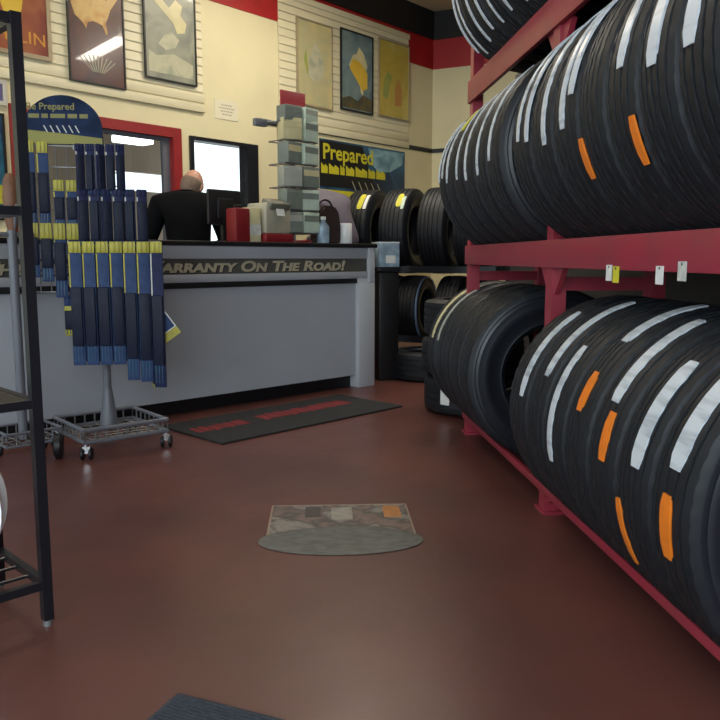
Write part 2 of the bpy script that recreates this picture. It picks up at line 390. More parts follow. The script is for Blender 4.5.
t, W_, H_ = poster(5.03, 5.78, 2.47, 3.42, 'red framed poster with gold lettering at left end of the slatwall', P_red, pf_silver, .03)
me = text_mesh('MICHELIN', .125, .001, bold=.001, spacing=1.05)
xs = [v.co.x for v in me.vertices]; k = .62 / (max(xs) - min(xs)); me.transform(Matrix.Diagonal((k, 1, 1, 1)))
obj('lettering', me, C_gold, t, (.07, -.0075, .10))
shape(t, 'printed_figure', [(.40, .26), (.47, .24), (.52, .30), (.54, .40), (.50, .48), (.52, .56), (.46, .62), (.40, .58), (.41, .48), (.36, .40)], C_ygold)
shape(t, 'printed_banner', [(.06, .70), (.5, .68), (.62, .86), (.1, .9)], C_ygold)
t, W_, H_ = poster(4.39, 4.89, 2.36, 3.22, 'dark poster with an orange country map, second from the left', P_dark, pf_black, .012)
usa = [(.02, .80), (.04, .62), (.10, .50), (.18, .46), (.25, .42), (.31, .36), (.34, .44), (.45, .47), (.54, .46), (.63, .44), (.70, .33), (.73, .36), (.70, .48), (.76, .58), (.80, .66), (.86, .72), (.97, .84), (.94, .90), (.86, .82), (.76, .80), (.72, .76), (.66, .82), (.60, .86), (.40, .86), (.20, .88), (.06, .90)]
shape(t, 'printed_map', [(.02 + x * .45, .20 + z * .62) for x, z in usa], C_or)
for i in range(9):
    a = R(50 + i * 10); x0 = .25 + .012 * (i - 4)
    shape(t, 'printed_streak', [(x0, .1), (x0 + .006, .1), (x0 + .006 - .17 * math.cos(a), .1 + .13 * math.sin(a)), (x0 - .004 - .17 * math.cos(a), .1 + .13 * math.sin(a))], C_pale)
t, W_, H_ = poster(3.66, 4.20, 2.50, 3.36, 'grey green framed poster with pale shapes, third from the left', P_grey, pf_black, .014)
shape(t, 'printed_shape', [(.05, .78), (.12, .64), (.22, .56), (.30, .50), (.34, .42), (.42, .44), (.44, .52), (.38, .58), (.40, .66), (.33, .70), (.26, .62), (.16, .70), (.10, .82)], C_cream)
shape(t, 'printed_ground', [(.04, .06), (.5, .06), (.5, .18), (.3, .24), (.12, .2), (.04, .24)], C_pale)
shape(t, 'printed_cloud', [(.14, .30), (.22, .26), (.32, .3), (.36, .37), (.28, .42), (.2, .38)], C_pale)
t, W_, H_ = poster(1.87, 2.40, 2.54, 3.40, 'beige yellow poster with faint pale figure, left of three tall posters', P_beige, pf_silver, .016)
shape(t, 'printed_figure', [(.16, .30), (.24, .26), (.34, .28), (.40, .36), (.38, .50), (.32, .60), (.26, .66), (.22, .56), (.18, .48)], C_pale)
shape(t, 'printed_patch', [(.1, .46), (.15, .32), (.17, .34), (.13, .56)], C_green)
t, W_, H_ = poster(1.20, 1.74, 2.58, 3.43, 'blue poster with a white and gold figure, middle of three tall posters', P_blue, pf_black, .016)
shape(t, 'printed_figure', [(.13, .48), (.30, .40), (.33, .22), (.37, .18), (.37, .36), (.44, .52), (.38, .64), (.30, .70), (.26, .62), (.2, .6)], C_cream)
shape(t, 'printed_gold', [(.14, .46), (.36, .24), (.44, .28), (.44, .44), (.32, .54), (.2, .56)], C_ygold, -.010)
shape(t, 'printed_ground', [(.02, .03), (.52, .03), (.52, .16), (.36, .20), (.28, .12), (.14, .16), (.02, .12)], C_char)
t, W_, H_ = poster(.53, 1.10, 2.60, 3.46, 'yellow poster with green and rust patches, right of three tall posters', P_yel, pf_silver, .016)
shape(t, 'printed_leaf', [(.08, .22), (.16, .2), (.2, .34), (.24, .46), (.17, .52), (.1, .42)], C_green)
shape(t, 'printed_figure', [(.30, .14), (.42, .16), (.44, .3), (.40, .42), (.34, .46), (.3, .34)], C_brick)
# paper notice
t = thing('paper_notice', 'small white paper notice with grey lines above the black framed door', 'notice', WP(3.44, -.002, 2.265), WA)
b = MB(); b.b2(0, .28, -.003, .002, 0, .18); b.build('sheet', mat('notice_paper', (232, 224, 196), .6, var=.02), t)
b = MB()
for i, (x0, x1) in enumerate(((.08, .2), (.05, .235), (.07, .22), (.09, .2))):
    x = x0
    while x < x1:
        L = random.uniform(.012, .03); b.b2(x, min(x + L, x1), -.0036, -.003, .125 - i * .028, .137 - i * .028); x += L + .007
b.build('printed_lines', mat('notice_ink', (178, 172, 152), .7), t)
# small picture and teal poster left of the red door
t, W_, H_ = poster(5.40, 5.72, 2.09, 2.27, 'small silver framed picture with purple print left of the red door frame', blotch('print_purple', [(70, 62, 110), (110, 104, 140)], 5), mat('pale_frame', (190, 186, 176), .4), .03)
t, W_, H_ = poster(5.43, 5.95, 1.25, 2.03, 'teal and dark blue poster below the small purple picture', M['teal'], pf_black, .02)
shape(t, 'printed_band', [(.03, .12), (.49, .12), (.49, .26), (.03, .26)], M['yellow'])
shape(t, 'printed_wave', [(.05, .4), (.2, .5), (.34, .44), (.48, .6), (.48, .7), (.3, .6), (.16, .66), (.05, .56)], C_pale)

# banner behind the counter end
t = thing('banner', 'blue banner with yellow lettering and yellow foot band on the back wall', 'banner', WP(2.05, -.004, 1.42), WA)
Wb = 1.48; Hb = .82
b = MB(); b.b2(0, Wb, -.006, 0, .29, Hb); b.build('printed_field', blotch('banner_blue', [(20, 38, 62), (48, 96, 128), (26, 54, 84), (20, 36, 58)], 1.6, .4), t)
b = MB(); b.b2(0, Wb, -.006, 0, 0, .29); b.build('yellow_band', M['banner_yellow'], t)
shape(t, 'printed_sky', [(.80, .80), (.86, .62), (1.0, .54), (1.2, .56), (1.42, .66), (1.46, .80)], blotch('banner_sky', [(58, 116, 150), (150, 190, 200), (40, 90, 124)], 3, .4), -.008)
shape(t, 'black_shade', [(0, .32), (.98, .32), (.86, .46), (.70, .8), (0, .8)], M['black_band'], -.0075)
obj('lettering', text_mesh('Prepared', .23, .001, bold=.004), M['banner_yellow'], t, (.04, -.010, .615))
bars = MB(); x = .02
for L in (.10, .16, .07, .14, .2, .12, .16): 
    bars.prism([(x, .46), (x + L, .46), (x + L, .53), (x + L * .6, .56), (x + L * .5, .53), (x, .57)], .001, Matrix.Translation((0, -.010, 0))); x += L + .022
bars.build('small_lettering', M['banner_yellow'], t)
for i in range(5):
    shape(t, 'printed_wiper', [(.58 + i * .11, .30), (.60 + i * .11, .29), (.53 + i * .11, .40), (.51 + i * .11, .41)], C_pale, -.0105)

# ------------------------------------------------------------------ tires
def tire_parts(RR, W, rb, seed, n=150):
    """axis along Y, centre at origin -> tread, sidewall(+), sidewall(-) meshes"""
    rnd = random.Random(seed); hw = W / 2
    cols = [(-hw, RR - .026, 0), (-hw * .97, RR - .016, 1), (-hw * .90, RR - .007, 1)]
    gw = .009; gd = .008
    gs = [-.60, -.2, .2, .60] if seed % 2 else [-.62, -.24, .06, .36, .64]
    prev = -.88
    for gx in gs:
        y = gx * hw
        cols += [(y - gw / 2 - .001, RR - .0025 * abs(gx), 2), (y - gw / 2, RR - gd, 0), (y + gw / 2, RR - gd, 0), (y + gw / 2 + .001, RR - .0025 * abs(gx), 2)]
    cols += [(hw * .90, RR - .007, 1), (hw * .97, RR - .016, 1), (hw, RR - .026, 0)]
    t = bmesh.new(); rings = []
    per = 3 if seed % 2 else 4
    for i in range(n):
        a = 2 * PI * i / n; ring = []
        for j, (y, r, fl_) in enumerate(cols):
            k = i + (j // 2)
            rr = r
            if fl_ == 1 and (i % per) == 0: rr -= .0028
            if fl_ == 2 and (k % (per + 1)) == 0: rr -= .0018
            ring.append(t.verts.new((-rr * math.cos(a), y, rr * math.sin(a))))
        rings.append(ring)
    K = len(cols)
    for i in range(n):
        A, B = rings[i], rings[(i + 1) % n]
        for j in range(K - 1): t.faces.new((A[j], A[j + 1], B[j + 1], B[j]))
    tm = MB(); bmesh.ops.recalc_face_normals(t, faces=t.faces); tm.add(t)
    # inner liner, bead to bead
    tm.lathe([(rb, -hw * .80), (rb + .012, -hw * .78), (RR - .10, -hw * .93), (RR - .035, -hw * .86), (RR - .022, 0), (RR - .035, hw * .86), (RR - .10, hw * .93), (rb + .012, hw * .78), (rb, hw * .80)], 48, 'Y')
    side = []
    for s in (-1, 1):
        m = MB()
        pr = [(RR - .026, hw), (RR - .036, hw * 1.02), (RR - .040, hw * 1.005), (RR - .052, hw * 1.055), (RR - .056, hw * 1.05), (RR - .075, hw * 1.085), (RR - .098, hw * 1.085), (RR - .102, hw * 1.07), (RR - .12, hw * 1.05), (rb + .03, hw * .98), (rb + .022, hw * 1.0), (rb + .016, hw * .96), (rb + .004, hw * .88), (rb, hw * .80)]
        m.lathe([(r, y * s) for r, y in pr], 72, 'Y'); side.append(m.mesh('sidewall', 30))
    return tm.mesh('tread', 28), side
TK = {}
def tire_kind(key, RR, W, rb, seed):
    tr, sd = tire_parts(RR, W, rb, seed)
    tr.materials.append(M['rubber'])
    for s in sd: s.materials.append(M['sidewall'])
    TK[key] = (tr, sd, RR, W)
RT = .395
tire_kind('a', RT, .176, .215, 1); tire_kind('b', RT, .176, .215, 2); tire_kind('c', RT - .004, .188, .20, 3)
tire_kind('c2', RT, .15, .215, 2); tire_kind('w', RT, .205, .215, 1); tire_kind('d', .38, .24, .21, 2); tire_kind('e', .305, .21, .19, 2); tire_kind('f', .325, .215, .19, 3)

def tire_label(RR, w, a0, a1, dy, clip=True):
    """curved paper strip on the tread; angle 0 faces -X (the aisle), 90 is up"""
    b = bmesh.new(); n = max(4, int(abs(a1 - a0) / 4)); L = []; rr = RR + .0025
    for i in range(n + 1):
        a = R(a0 + (a1 - a0) * i / n); f = 1.0
        h = w / 2 * (.7 if clip and i in (0, n) else 1)
        L.append([b.verts.new((-q * math.cos(a), dy + y, q * math.sin(a))) for q in (rr, rr - .006) for y in (-h, h)])
    for i in range(n):
        A, B = L[i], L[i + 1]
        b.faces.new((A[0], A[1], B[1], B[0])); b.faces.new((A[2], B[2], B[3], A[3])); b.faces.new((A[0], B[0], B[2], A[2])); b.faces.new((A[1], A[3], B[3], B[1]))
    for E_ in (L[0], L[n]): b.faces.new((E_[0], E_[2], E_[3], E_[1]))
    bmesh.ops.recalc_face_normals(b, faces=b.faces)
    m = MB(); m.add(b); return m
def tire(key, loc, label, group, strips=(), rot=(0, 0, 0), scale=1):
    tr, sd, RR, W = TK[key]
    t = thing('tire', label, 'tire', loc, 0, group); t.rotation_euler = rot
    obj('tread', tr, None, t)
    for s in sd: obj('sidewall', s, None, t)
    for kind, a0, a1, w_, dy in strips:
        nm = {'strip': 'tread_label', 'orange': 'orange_sticker', 'yellow_tag': 'yellow_sticker', 'white_tag': 'white_sticker'}.get(kind, 'sticker')
        tire_label(RR, w_, a0, a1, dy, kind != 'white_tag').build(nm, M[kind], t)
    return t
XC = 1.15; ZL, ZM, ZU = .447, 1.38, 2.245
SIL = 'strip'
def spin(i): return (0, R(37 * i % 360), 0)
# middle row, from the near end to the far end: (y, kind, strips)
mid = [(1.09, 'a', [(SIL, 20, 80, .042, 0)]), (1.27, 'b', [(SIL, 5, 75, .045, .0)]), (1.452, 'a', [(SIL, -1, 70, .05, .028)]), (1.634, 'b', [(SIL, -1, 72, .046, .005)]),
       (1.816, 'a', [(SIL, 4, 72, .04, -.012), ('orange', -30, -13, .03, -.065)]), (2.0, 'b', [('orange', -30, -13.5, .03, .07)]), (2.198, 'w', [(SIL, -7, 55, .032, -.005), (SIL, 5, 60, .036, -.066)]),
       (2.408, 'w', [(SIL, -10, 60, .032, -.05)]), (2.62, 'w', [(SIL, -5, 60, .03, -.088), (SIL, -3, 55, .03, .004)]),
       (2.99, 'w', [(SIL, -5, 55, .03, .03)]), (3.2, 'w', [(SIL, -10, 55, .03, .02)]), (3.41, 'w', [(SIL, -10, 50, .03, .035)]), (3.615, 'w', [(SIL, -7, 50, .03, .01)]),
       (3.82, 'w', [(SIL, -6, 40, .03, .04), ('yellow_tag', 30, 48, .07, -.05)]), (4.01, 'a', [(SIL, -3, 45, .03, .055), (SIL, -1, 45, .026, -.03)])]
n = len(mid)
def row_tires(row, z, items):
    k = len(items)
    for i, (y, key, st) in enumerate(items):
        kinds = [s[0] for s in st]
        dsc = 'plain' if not st else ('orange stickered' if 'orange' in kinds and SIL not in kinds else 'silver and orange labelled' if 'orange' in kinds else 'silver and yellow labelled' if 'yellow_tag' in kinds else 'silver labelled')
        tire(key, (XC, y, z), f'{dsc} black tire on the {row} rack row, {ORD[k - 1 - i]} from the far end', f'tires on the {row} rack row', st)
row_tires('middle', ZM, mid)
low = [(1.47, 'a', [(SIL, 11, 55, .054, -.004), ('orange', -17, 3, .042, .004)]), (1.652, 'b', [(SIL, 5, 45, .05, -.02), ('orange', -34, -9, .026, .058)]), (1.834, 'a', [(SIL, 22, 66, .046, .0), ('orange', .3, 18.6, .04, -.02)]),
       (2.016, 'b', [(SIL, 46, 82, .046, .002), ('orange', 13, 30, .038, .0)]), (2.198, 'a', [(SIL, -15, 39, .036, .006)]), (2.38, 'b', [(SIL, 20, 74, .036, -.035)]), (2.575, 'w', [(SIL, 5.7, 57, .036, -.055)]),
       (3.44, 'w', []), (3.648, 'w', []), (3.856, 'w', []), (4.035, 'c2', [('grey_box', 9, 60, .036, .055)]), (4.30, 'w', [('cream_box', 9, 60, .04, -.05)])]
low = [(y, k, [(q[0], q[1] + 3, q[2] + 3, *q[3:]) for q in st]) for y, k, st in low]
row_tires('bottom', ZL, low)
up = [(2.28, 'a', [(SIL, -40, 10, .02, 0)]), (2.47, 'b', [(SIL, -40, 10, .02, 0)]), (2.66, 'a', [(SIL, -44, 10, .018, .0)]),
      (2.95, 'b', [(SIL, -50, 10, .02, .075), ]), (3.14, 'a', [(SIL, -47, 12, .018, .045)]), (3.33, 'b', [(SIL, -48, 12, .018, .0)]), (3.52, 'a', [(SIL, -46, 12, .018, -.055), (SIL, -50, 12, .018, .065)]),
      (3.725, 'w', [(SIL, -54, 14, .018, .0), (SIL, -49, 16, .018, .075)])]
row_tires('upper', ZU, up)

# ------------------------------------------------------------------ tire rack
rk = thing('tire_rack', 'tall red steel tire rack along the right side holding three rows of tires', 'tire rack', (.94, 0, 0))
Y0, Y1 = .9, 4.2
for y in (.95, 2.81, 4.157):
    for x in (0, .38):
        b = MB(); b.b2(x, x + .055, y - .035, y + .035, .0, 2.55); b.build('post', M['rack_red'], rk)
    b = MB(); b.b2(-.01, .10, y - .055, y + .055, 0, .012); b.b2(.058, .085, y - .01, y + .01, .012, .08); b.build('foot_plate', M['rack_red'], rk)
    for z in (.85, 1.7):
        b = MB(); b.b2(.055, .38, y - .02, y + .02, z, z + .05); b.build('cross_brace', M['rack_red'], rk)
for z0, z1 in ((.082, .112), (.935, 1.036), (1.785, 1.90)):
    for x in (0, .41):
        b = MB(); b.b2(x - .012, x + .010, Y0, Y1, z0, z1, .003); b.build('beam', M['rack_red'], rk)
    for y in (2.81,):
        for sg in (-1, 1):
            b = MB(); b.prism([(0, z0), (0, z0 - (.10 if z0 > .2 else .04)), (sg * .09, z0)], .02, Matrix.Translation((0.03, y + sg * .035, 0)) @ Matrix.Rotation(PI / 2, 4, 'Z'))
            b.build('gusset', M['rack_red'], rk)
# paper tags hanging from the middle beam
for i, (y, m_, dz) in enumerate(((2.225, 'white_tag', 0), (2.175, 'yellow_tag', -.004), (1.905, 'white_tag', 0), (1.79, 'grey_label', .012))):
    t = thing('price_tag', ['white paper tag under the middle rack beam, farthest of the four tags', 'yellowish paper tag under the middle rack beam beside a white one', 'white paper tag under the middle rack beam, third from the far end', 'small grey paper tag under the middle rack beam, nearest of four'][i], 'tag', (.926, y, .938 + dz), 0, 'tags under the middle beam')
    b = MB(); b.b2(-.001, .001, -.02, .02, -.035, .012); b.build('card', M[m_], t)
    b = MB(); b.cyl((-.0015, 0, .006), (.004, 0, .006), .004, 8); b.build('pin', M['chrome'], t)

# ------------------------------------------------------------------ stack of tires on the floor beyond the rack
for k in range(3):
    c = (1.13 + (.012, -.008, .006)[k], 4.80, .123 + k * .238)
    t = tire('f', c, ['black tire with white label lying at bottom of the floor stack', 'black tire with white label lying in middle of the floor stack', 'black tire with white label lying on top of the floor stack'][k],
             'tires stacked on the floor past the rack', (), (R(90), 0, 0))
    b = MB(); a0 = R(223)
    # label patch on the outside of the tread, facing the aisle
    p = bmesh.new(); prev = None
    for i in range(5):
        a = a0 + (i - 2) * .05; v = [p.verts.new((.3285 * math.cos(a), y, -.3285 * math.sin(a))) for y in (-.045, .045)] + [p.verts.new((.322 * math.cos(a), y, -.322 * math.sin(a))) for y in (-.045, .045)]
        if prev:
            p.faces.new((prev[0], prev[1], v[1], v[0])); p.faces.new((prev[2], v[2], v[3], prev[3])); p.faces.new((prev[0], v[0], v[2], prev[2])); p.faces.new((prev[1], prev[3], v[3], v[1]))
        prev = v
    bmesh.ops.recalc_face_normals(p, faces=p.faces); b.add(p); b.build('white_label', M['white_tag'], t)

# ------------------------------------------------------------------ tire display past the counter end
da = R(-30)
tr_ = thing('tire_display_rack', 'low black two-tier tire display rack past the counter end', 'tire rack', (1.06, 7.0, 0), da)
for x in (-.57, .83):
    for y in (-.24, .24):
        b = MB(); b.b2(x - .02, x + .02, y - .02, y + .02, 0, 1.0); b.build('post', M['black_steel'], tr_)
for z in (.255, .87):
    for y in (-.22, .22):
        b = MB(); b.b2(-.55, .82, y - .02, y + .02, z - .03, z + .03); b.build('rail', M['black_steel'], tr_)
b = MB(); b.b2(-.59, .85, -.30, .30, 0, .10); b.build('base', M['black_plastic'], tr_)
dv = Vector((math.cos(da), math.sin(da), 0))
for lv, (z, key, offs) in enumerate(((.51, 'e', (-.43, -.2, .04, .42, .68)), (1.21, 'd', (-.42, -.06, .30, .62)))):
    for i, off in enumerate(offs):
        st = [[('yellow_tag', 30, 58, .05, -.04), ('white_tag', 30, 56, .03, -.09)], [('yellow_tag', 32, 56, .05, -.05), ('green_box', 28, 50, .03, -.09)], [], []][i] if lv else [[('orange', 14, 34, .11, .0), ('cream_box', 38, 50, .12, -.03)], [('orange', 12, 30, .10, .02)], [], [], []][i]
        c = Vector((1.06, 7.0, z)) + dv * off
        # tread (local -X) turned to face the shop, axis along the rack
        t = tire(key, c, f"black display tire on the {['lower', 'upper'][lv]} tier past the counter, {ORD[i]} from the left", 'display tires past the counter', st, (0, 0, da + PI / 2))
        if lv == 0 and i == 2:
            b = MB(); b.lathe([(.282, -.118), (.296, -.112), (.296, -.104), (.278, -.108)], 56, 'Y', True); b.build('edge_light_ring', M['ring'], t)  # added ring paints the bluish light along the sidewall edge
            b = MB(); b.lathe([(.282, .118), (.296, .112), (.296, .104), (.278, .108)], 56, 'Y', True); b.build('edge_light_ring', M['ring'], t)
# light blue carton between the counter end and the tires
t = thing('waste_bin', 'tall narrow black bin standing by the right end of the counter', 'bin', (.715, 6.12, 0), R(15))
b = MB(); b.b2(-.085, .085, -.085, .085, 0, .86, .012); b.build('body', M['black_plastic'], t)
b = MB(); b.b2(-.092, .092, -.092, .092, .86, .90, .008); b.build('lid', M['black_steel'], t)
t = thing('carton', 'light blue and grey carton on top of the black bin at the counter end', 'box', (.715, 6.12, .90), R(15))
b = MB(); b.b2(-.085, .085, -.085, .085, 0, .19, .004); b.build('body', M['light_blue'], t)
b = MB(); b.b2(-.086, .086, -.086, .086, .185, .195); b.b2(-.03, .05, -.0865, -.085, .03, .09); b.build('lid', M['white_tag'], t)
tire('f', (1.08, 6.2, .113), 'black tire lying flat on the floor in front of the display tires', None, (), (R(90), 0, 0))
# ------------------------------------------------------------------ sales counter
CA = R(39.28)
ct = thing('sales_counter', 'long grey sales counter with dark top and lettered band', 'counter', (.588, 5.827, 0), CA)
L = -4.3
b = MB(); b.b2(L, -.165, .02, .5, .095, .785); b.build('front_panel', M['counter'], ct, smooth=False)
b = MB(); b.b2(L, -.02, .08, .48, 0, .1); b.build('kick_base', M['black_plastic'], ct)
b = MB(); b.b2(L, -.165, .0, .5, .785, .82, .004); b.build('black_trim', M['trim_black'], ct)
b = MB(); b.b2(L, -.06, -.005, .5, .82, .87, .004); b.b2(L, -.06, -.005, .5, .965, 1.045, .004); b.build('header_rail', M['counter'], ct)
b = MB(); b.b2(L, -.06, .008, .49, .87, .965); sb = b.build('sign_band', M['sign_dark'], ct)
b = MB(); b.b2(-.165, -.0, -.018, .5, .0, .785, .004); b.b2(-.06, 0, -.018, .5, .785, 1.045, .004); b.b2(-.165, -.06, -.004, .02, .785, .82); b.build('end_post', M['counter_post'], ct)
b = MB(); b.b2(L, .02, -.03, .53, 1.045, 1.075, .008); b.build('top', M['counter_top'], ct)
me = text_mesh('The Best Tire Warranty On The Road!', .094, .002, shear=.18, bold=.0034, small=True)
x0 = min(v.co.x for v in me.vertices); x1 = max(v.co.x for v in me.vertices)
# scale so that the run ends and begins where the photograph shows it
TX0, TX1 = -2.80, -.285
k = (TX1 - TX0) / (x1 - x0); me.transform(Matrix.Translation((-x0 * k, 0, 0)) @ Matrix.Diagonal((k, 1, 1, 1)))
me2 = me.copy()
obj('lettering', me, M['letter'], sb, (TX0, .004, .884))
obj('lettering_shadow', me2, M['letter_dark'], sb, (TX0 + .007, .0065, .879))

# ------------------------------------------------------------------ things on the counter
def on_counter(x, y, z=1.075):
    p = Matrix.Rotation(CA, 4, 'Z') @ Vector((x, y, 0)); return (.588 + p.x, 5.827 + p.y, z)
t = thing('computer_monitor', 'black monitor seen from behind, behind the red case on the counter', 'monitor', on_counter(-1.06, .40), CA + R(4))
b = MB(); b.b2(-.14, .14, -.015, .015, .12, .36, .012); b.b2(-.07, .07, -.03, -.01, .16, .30, .008); b.build('screen_housing', M['black_plastic'], t)
b = MB(); b.b2(-.025, .025, -.02, .01, 0, .16); b.build('stand_neck', M['black_plastic'], t)
b = MB(); b.b2(-.09, .09, -.05, .06, 0, .012, .004); b.build('stand_foot', M['black_plastic'], t)
t = thing('red_case', 'upright red case on the counter beside the man in black', 'case', on_counter(-1.085, .2), CA)
b = MB(); b.b2(-.058, .058, -.06, .06, 0, .225, .012); b.build('body', M['deep_red'], t)
b = MB(); b.b2(-.03, .03, -.008, .008, .225, .25, .004); b.build('handle', M['black_plastic'], t)
t = thing('carton', 'narrow cream carton on the counter right of the red case', 'box', on_counter(-.975, .2), CA + R(-8))
b = MB(); b.b2(-.045, .045, -.05, .05, 0, .235, .003); b.build('body', M['cream_box'], t); b = MB(); b.b2(-.046, .046, -.0515, -.05, .05, .12); b.build('printed_label', M['grey_label'], t)
t = thing('receipt_printer', 'grey and cream receipt printer on a dark red tray on the counter', 'printer', on_counter(-.80, .22), CA + R(6))
b = MB(); b.b2(-.12, .12, -.09, .11, .06, .27, .018); b.build('body', mat('printer_plastic', (176, 170, 150), .5), t)
b = MB(); b.box((0, -.06, .262), (.19, .10, .05), (R(24), 0, 0), .01); b.build('cover', mat('printer_cover', (120, 118, 106), .45), t)
b = MB(); b.b2(-.13, .13, -.10, .12, 0, .06, .006); b.build('tray', M['deep_red'], t)
b = MB(); b.box((0, -.10, .23), (.075, .002, .10), (R(-15), 0, 0)); b.build('paper_slip', M['white_tag'], t)

# spinner rack with cartons
sx, sy = -.56, .25
sp = thing('counter_spinner_rack', 'tall narrow spinner rack of small grey green cartons on the counter', 'display rack', on_counter(sx, sy), CA)
b = MB(); b.cyl((0, 0, 0), (0, 0, .02), .13, 28); b.build('base', M['deep_red'], sp)
b = MB(); b.cyl((0, 0, .02), (0, 0, .96), .012); b.build('pole', M['wire'], sp)
b = MB(); b.b2(-.11, .11, -.008, .008, .945, 1.06, .003); b.build('header_card', M['red_card'], sp)
b = MB(); b.cyl((-.01, 0, .85), (-.25, 0, .82), .012); b.b2(-.34, -.24, -.02, .02, .79, .84, .006); b.build('side_arm', M['steel_grey'], sp)
shelves = [.07, .23, .39, .55, .71, .84]
for z in shelves:
    b = MB()
    for sgn in (-1, 1):
        b.cyl((-.15, sgn * .09, z), (.15, sgn * .09, z), .004, 8); b.cyl((sgn * .15, -.09, z), (sgn * .15, .09, z), .004, 8)
        b.cyl((sgn * .15, 0, z), (0, 0, z), .004, 8)
    b.build('wire_shelf', M['wire'], sp)
mats_ = ['green_box', 'grey_box', 'slate_box', 'cream_box']
names_ = {'green_box': 'pale green', 'grey_box': 'grey', 'slate_box': 'slate', 'cream_box': 'cream'}
levels = ['lowest', 'second', 'third', 'fourth', 'fifth', 'topmost']
pick = [['slate_box', 'green_box'], ['slate_box', 'green_box'], ['grey_box', 'slate_box'], ['slate_box', 'green_box'], ['cream_box', 'green_box'], ['slate_box', 'green_box']]
for li, z in enumerate(shelves):
    for si, s in enumerate((-1, 1)):
        mk = pick[li][si]; hh = random.uniform(.138, .148) if li < 5 else .10
        base = Vector(on_counter(sx + s * .078, sy - .055, 1.075 + z + .005))
        t = thing('small_carton', f"{names_[mk]} small carton on the spinner rack, {levels[li]} shelf, {['left', 'right'][si]} side", 'box', base, CA + R(random.uniform(-14, 14)), 'cartons on the counter spinner rack')
        b = MB(); b.b2(-.074, .074, -.05, .05, 0, hh, .003); b.build('body', M[mk], t)
        b = MB(); b.b2(-.07, .07, -.0515, -.05, hh * .55, hh * .85); b.build('printed_band', M[random.choice(['grey_box', 'cream_box', 'slate_box'])], t)
t = thing('leather_bag', 'dark brown rounded bag on the counter right of the spinner rack', 'bag', on_counter(-.215, .30), CA + R(5))
b = MB(); b.prism([(-.12, 0), (.12, 0), (.125, .14), (.105, .24), (.06, .285), (-.06, .285), (-.11, .24), (-.125, .14)], .11, Matrix.Translation((0, -.055, 0)))
bmesh.ops.bevel(b.bm, geom=b.bm.edges[:], offset=.015, segments=2, affect='EDGES'); b.build('body', M['bag'], t)
b = MB()
for i in range(10):
    a0, a1 = PI * i / 10, PI * (i + 1) / 10
    b.cyl((.07 * math.cos(a0), 0, .28 + .05 * math.sin(a0)), (.07 * math.cos(a1), 0, .28 + .05 * math.sin(a1)), .008, 8)
b.build('handle', M['black_plastic'], t)
t = thing('paper_roll', 'white paper roll standing on the right end of the counter', 'paper roll', on_counter(-.03, .28), CA)
b = MB(); b.lathe([(.018, 0), (.05, 0), (.055, .01), (.055, .15), (.05, .16), (.018, .16)], 28, close=True); b.build('paper', M['white'], t)
b = MB(); b.lathe([(.012, -.0), (.018, -.0), (.018, .162), (.012, .162)], 20, close=True); b.build('core', M['brown'], t)
t = thing('clear_bottle', 'pale blue grey plastic bottle on the counter below the spinner rack', 'bottle', on_counter(-.36, .16), CA)
b = MB(); b.lathe([(0, 0), (.04, 0), (.045, .015), (.045, .12), (.018, .16), (.018, .175), (0, .175)], 24); b.build('body', M['light_blue'], t)
b = MB(); b.cyl((0, 0, .172), (0, 0, .195), .02, 16); b.build('cap', M['white_tag'], t)

# ------------------------------------------------------------------ floor mats and floor decal
mt = thing('counter_mat', 'black carpet mat with red lettering in front of the sales counter', 'mat', (-.391, 3.982, 0), R(41.1))
b = MB(); b.b2(0, 1.44, 0, .60, 0, .012, .004); b.build('carpet', M['mat_black'], mt)
def glyphs(mb, x0, x1, z0, z1, n, rnd):
    # worn unreadable print: uneven upright blots in two word-long runs
    x = x0
    while x < x1:
        L_ = min(rnd.uniform(.03, .09), x1 - x); e = rnd.uniform(-.02, .02)
        mb.prism([(x, z0 + e), (x + L_ * .9, z0 - e * .5), (x + L_, z1 - abs(e)), (x + L_ * .4, z1 + e), (x + .004, z1 - .02)], .0012, Matrix.Translation((0, 0, .0135)) @ Matrix.Rotation(R(-90), 4, 'X'))
        x += L_ + .006
rr = random.Random(3); b = MB(); glyphs(b, .05, .42, .28, .40, 5, rr); glyphs(b, .53, 1.27, .29, .43, 7, rr); b.build('red_lettering', M['mat_red'], mt)
mt = thing('entrance_mat', 'dark ribbed mat corner at the bottom edge of the floor', 'mat', (-.271, 1.635, 0), R(-27))
b = MB(); b.b2(0, .9, -.62, 0, 0, .008); b.build('backing', M['mat_rib'], mt)
b = MB()
for i in range(58): b.b2(.01, .89, -.612 + i * .0105, -.612 + i * .0105 + .006, .008, .0105)
b.build('ribs', M['mat_rib'], mt)
dc = thing('floor_decal', 'worn picture decal with a grey tire shape stuck on the red floor', 'floor sticker', (.15, 2.62, 0), R(-2))
b = MB(); b.b2(-.255, .262, -.05, .32, 0, .0015); b.build('printed_picture', blotch('decal_picture', [(92, 70, 64), (126, 104, 96), (70, 62, 60), (140, 132, 124), (104, 84, 74)], 9, .35), dc, smooth=False)
b = MB(); b.lathe([(.001, .002), (.001, .0035), (1, .0035), (1, .002)], 56, close=True); o = b.build('printed_tire', blotch('decal_tire', [(74, 74, 72), (96, 96, 92), (108, 110, 108)], 5, .32), dc, (0, -.065, 0)); o.scale = (.285, .135, 1)
shape_o = MB(); shape_o.b2(.17, .235, .17, .30, .0015, .0022); shape_o.build('printed_patch', mat('decal_orange', (176, 112, 48), .4, var=.2, scale=30), dc)
shape_o = MB(); shape_o.b2(-.03, .05, .15, .29, .0015, .0022); shape_o.build('printed_patch', mat('decal_pale', (150, 142, 132), .4, var=.2, scale=30), dc)
shape_o = MB(); shape_o.b2(-.13, -.07, .18, .3, .0015, .0022); shape_o.build('printed_patch', mat('decal_dark', (62, 50, 48), .4, var=.2, scale=30), dc)
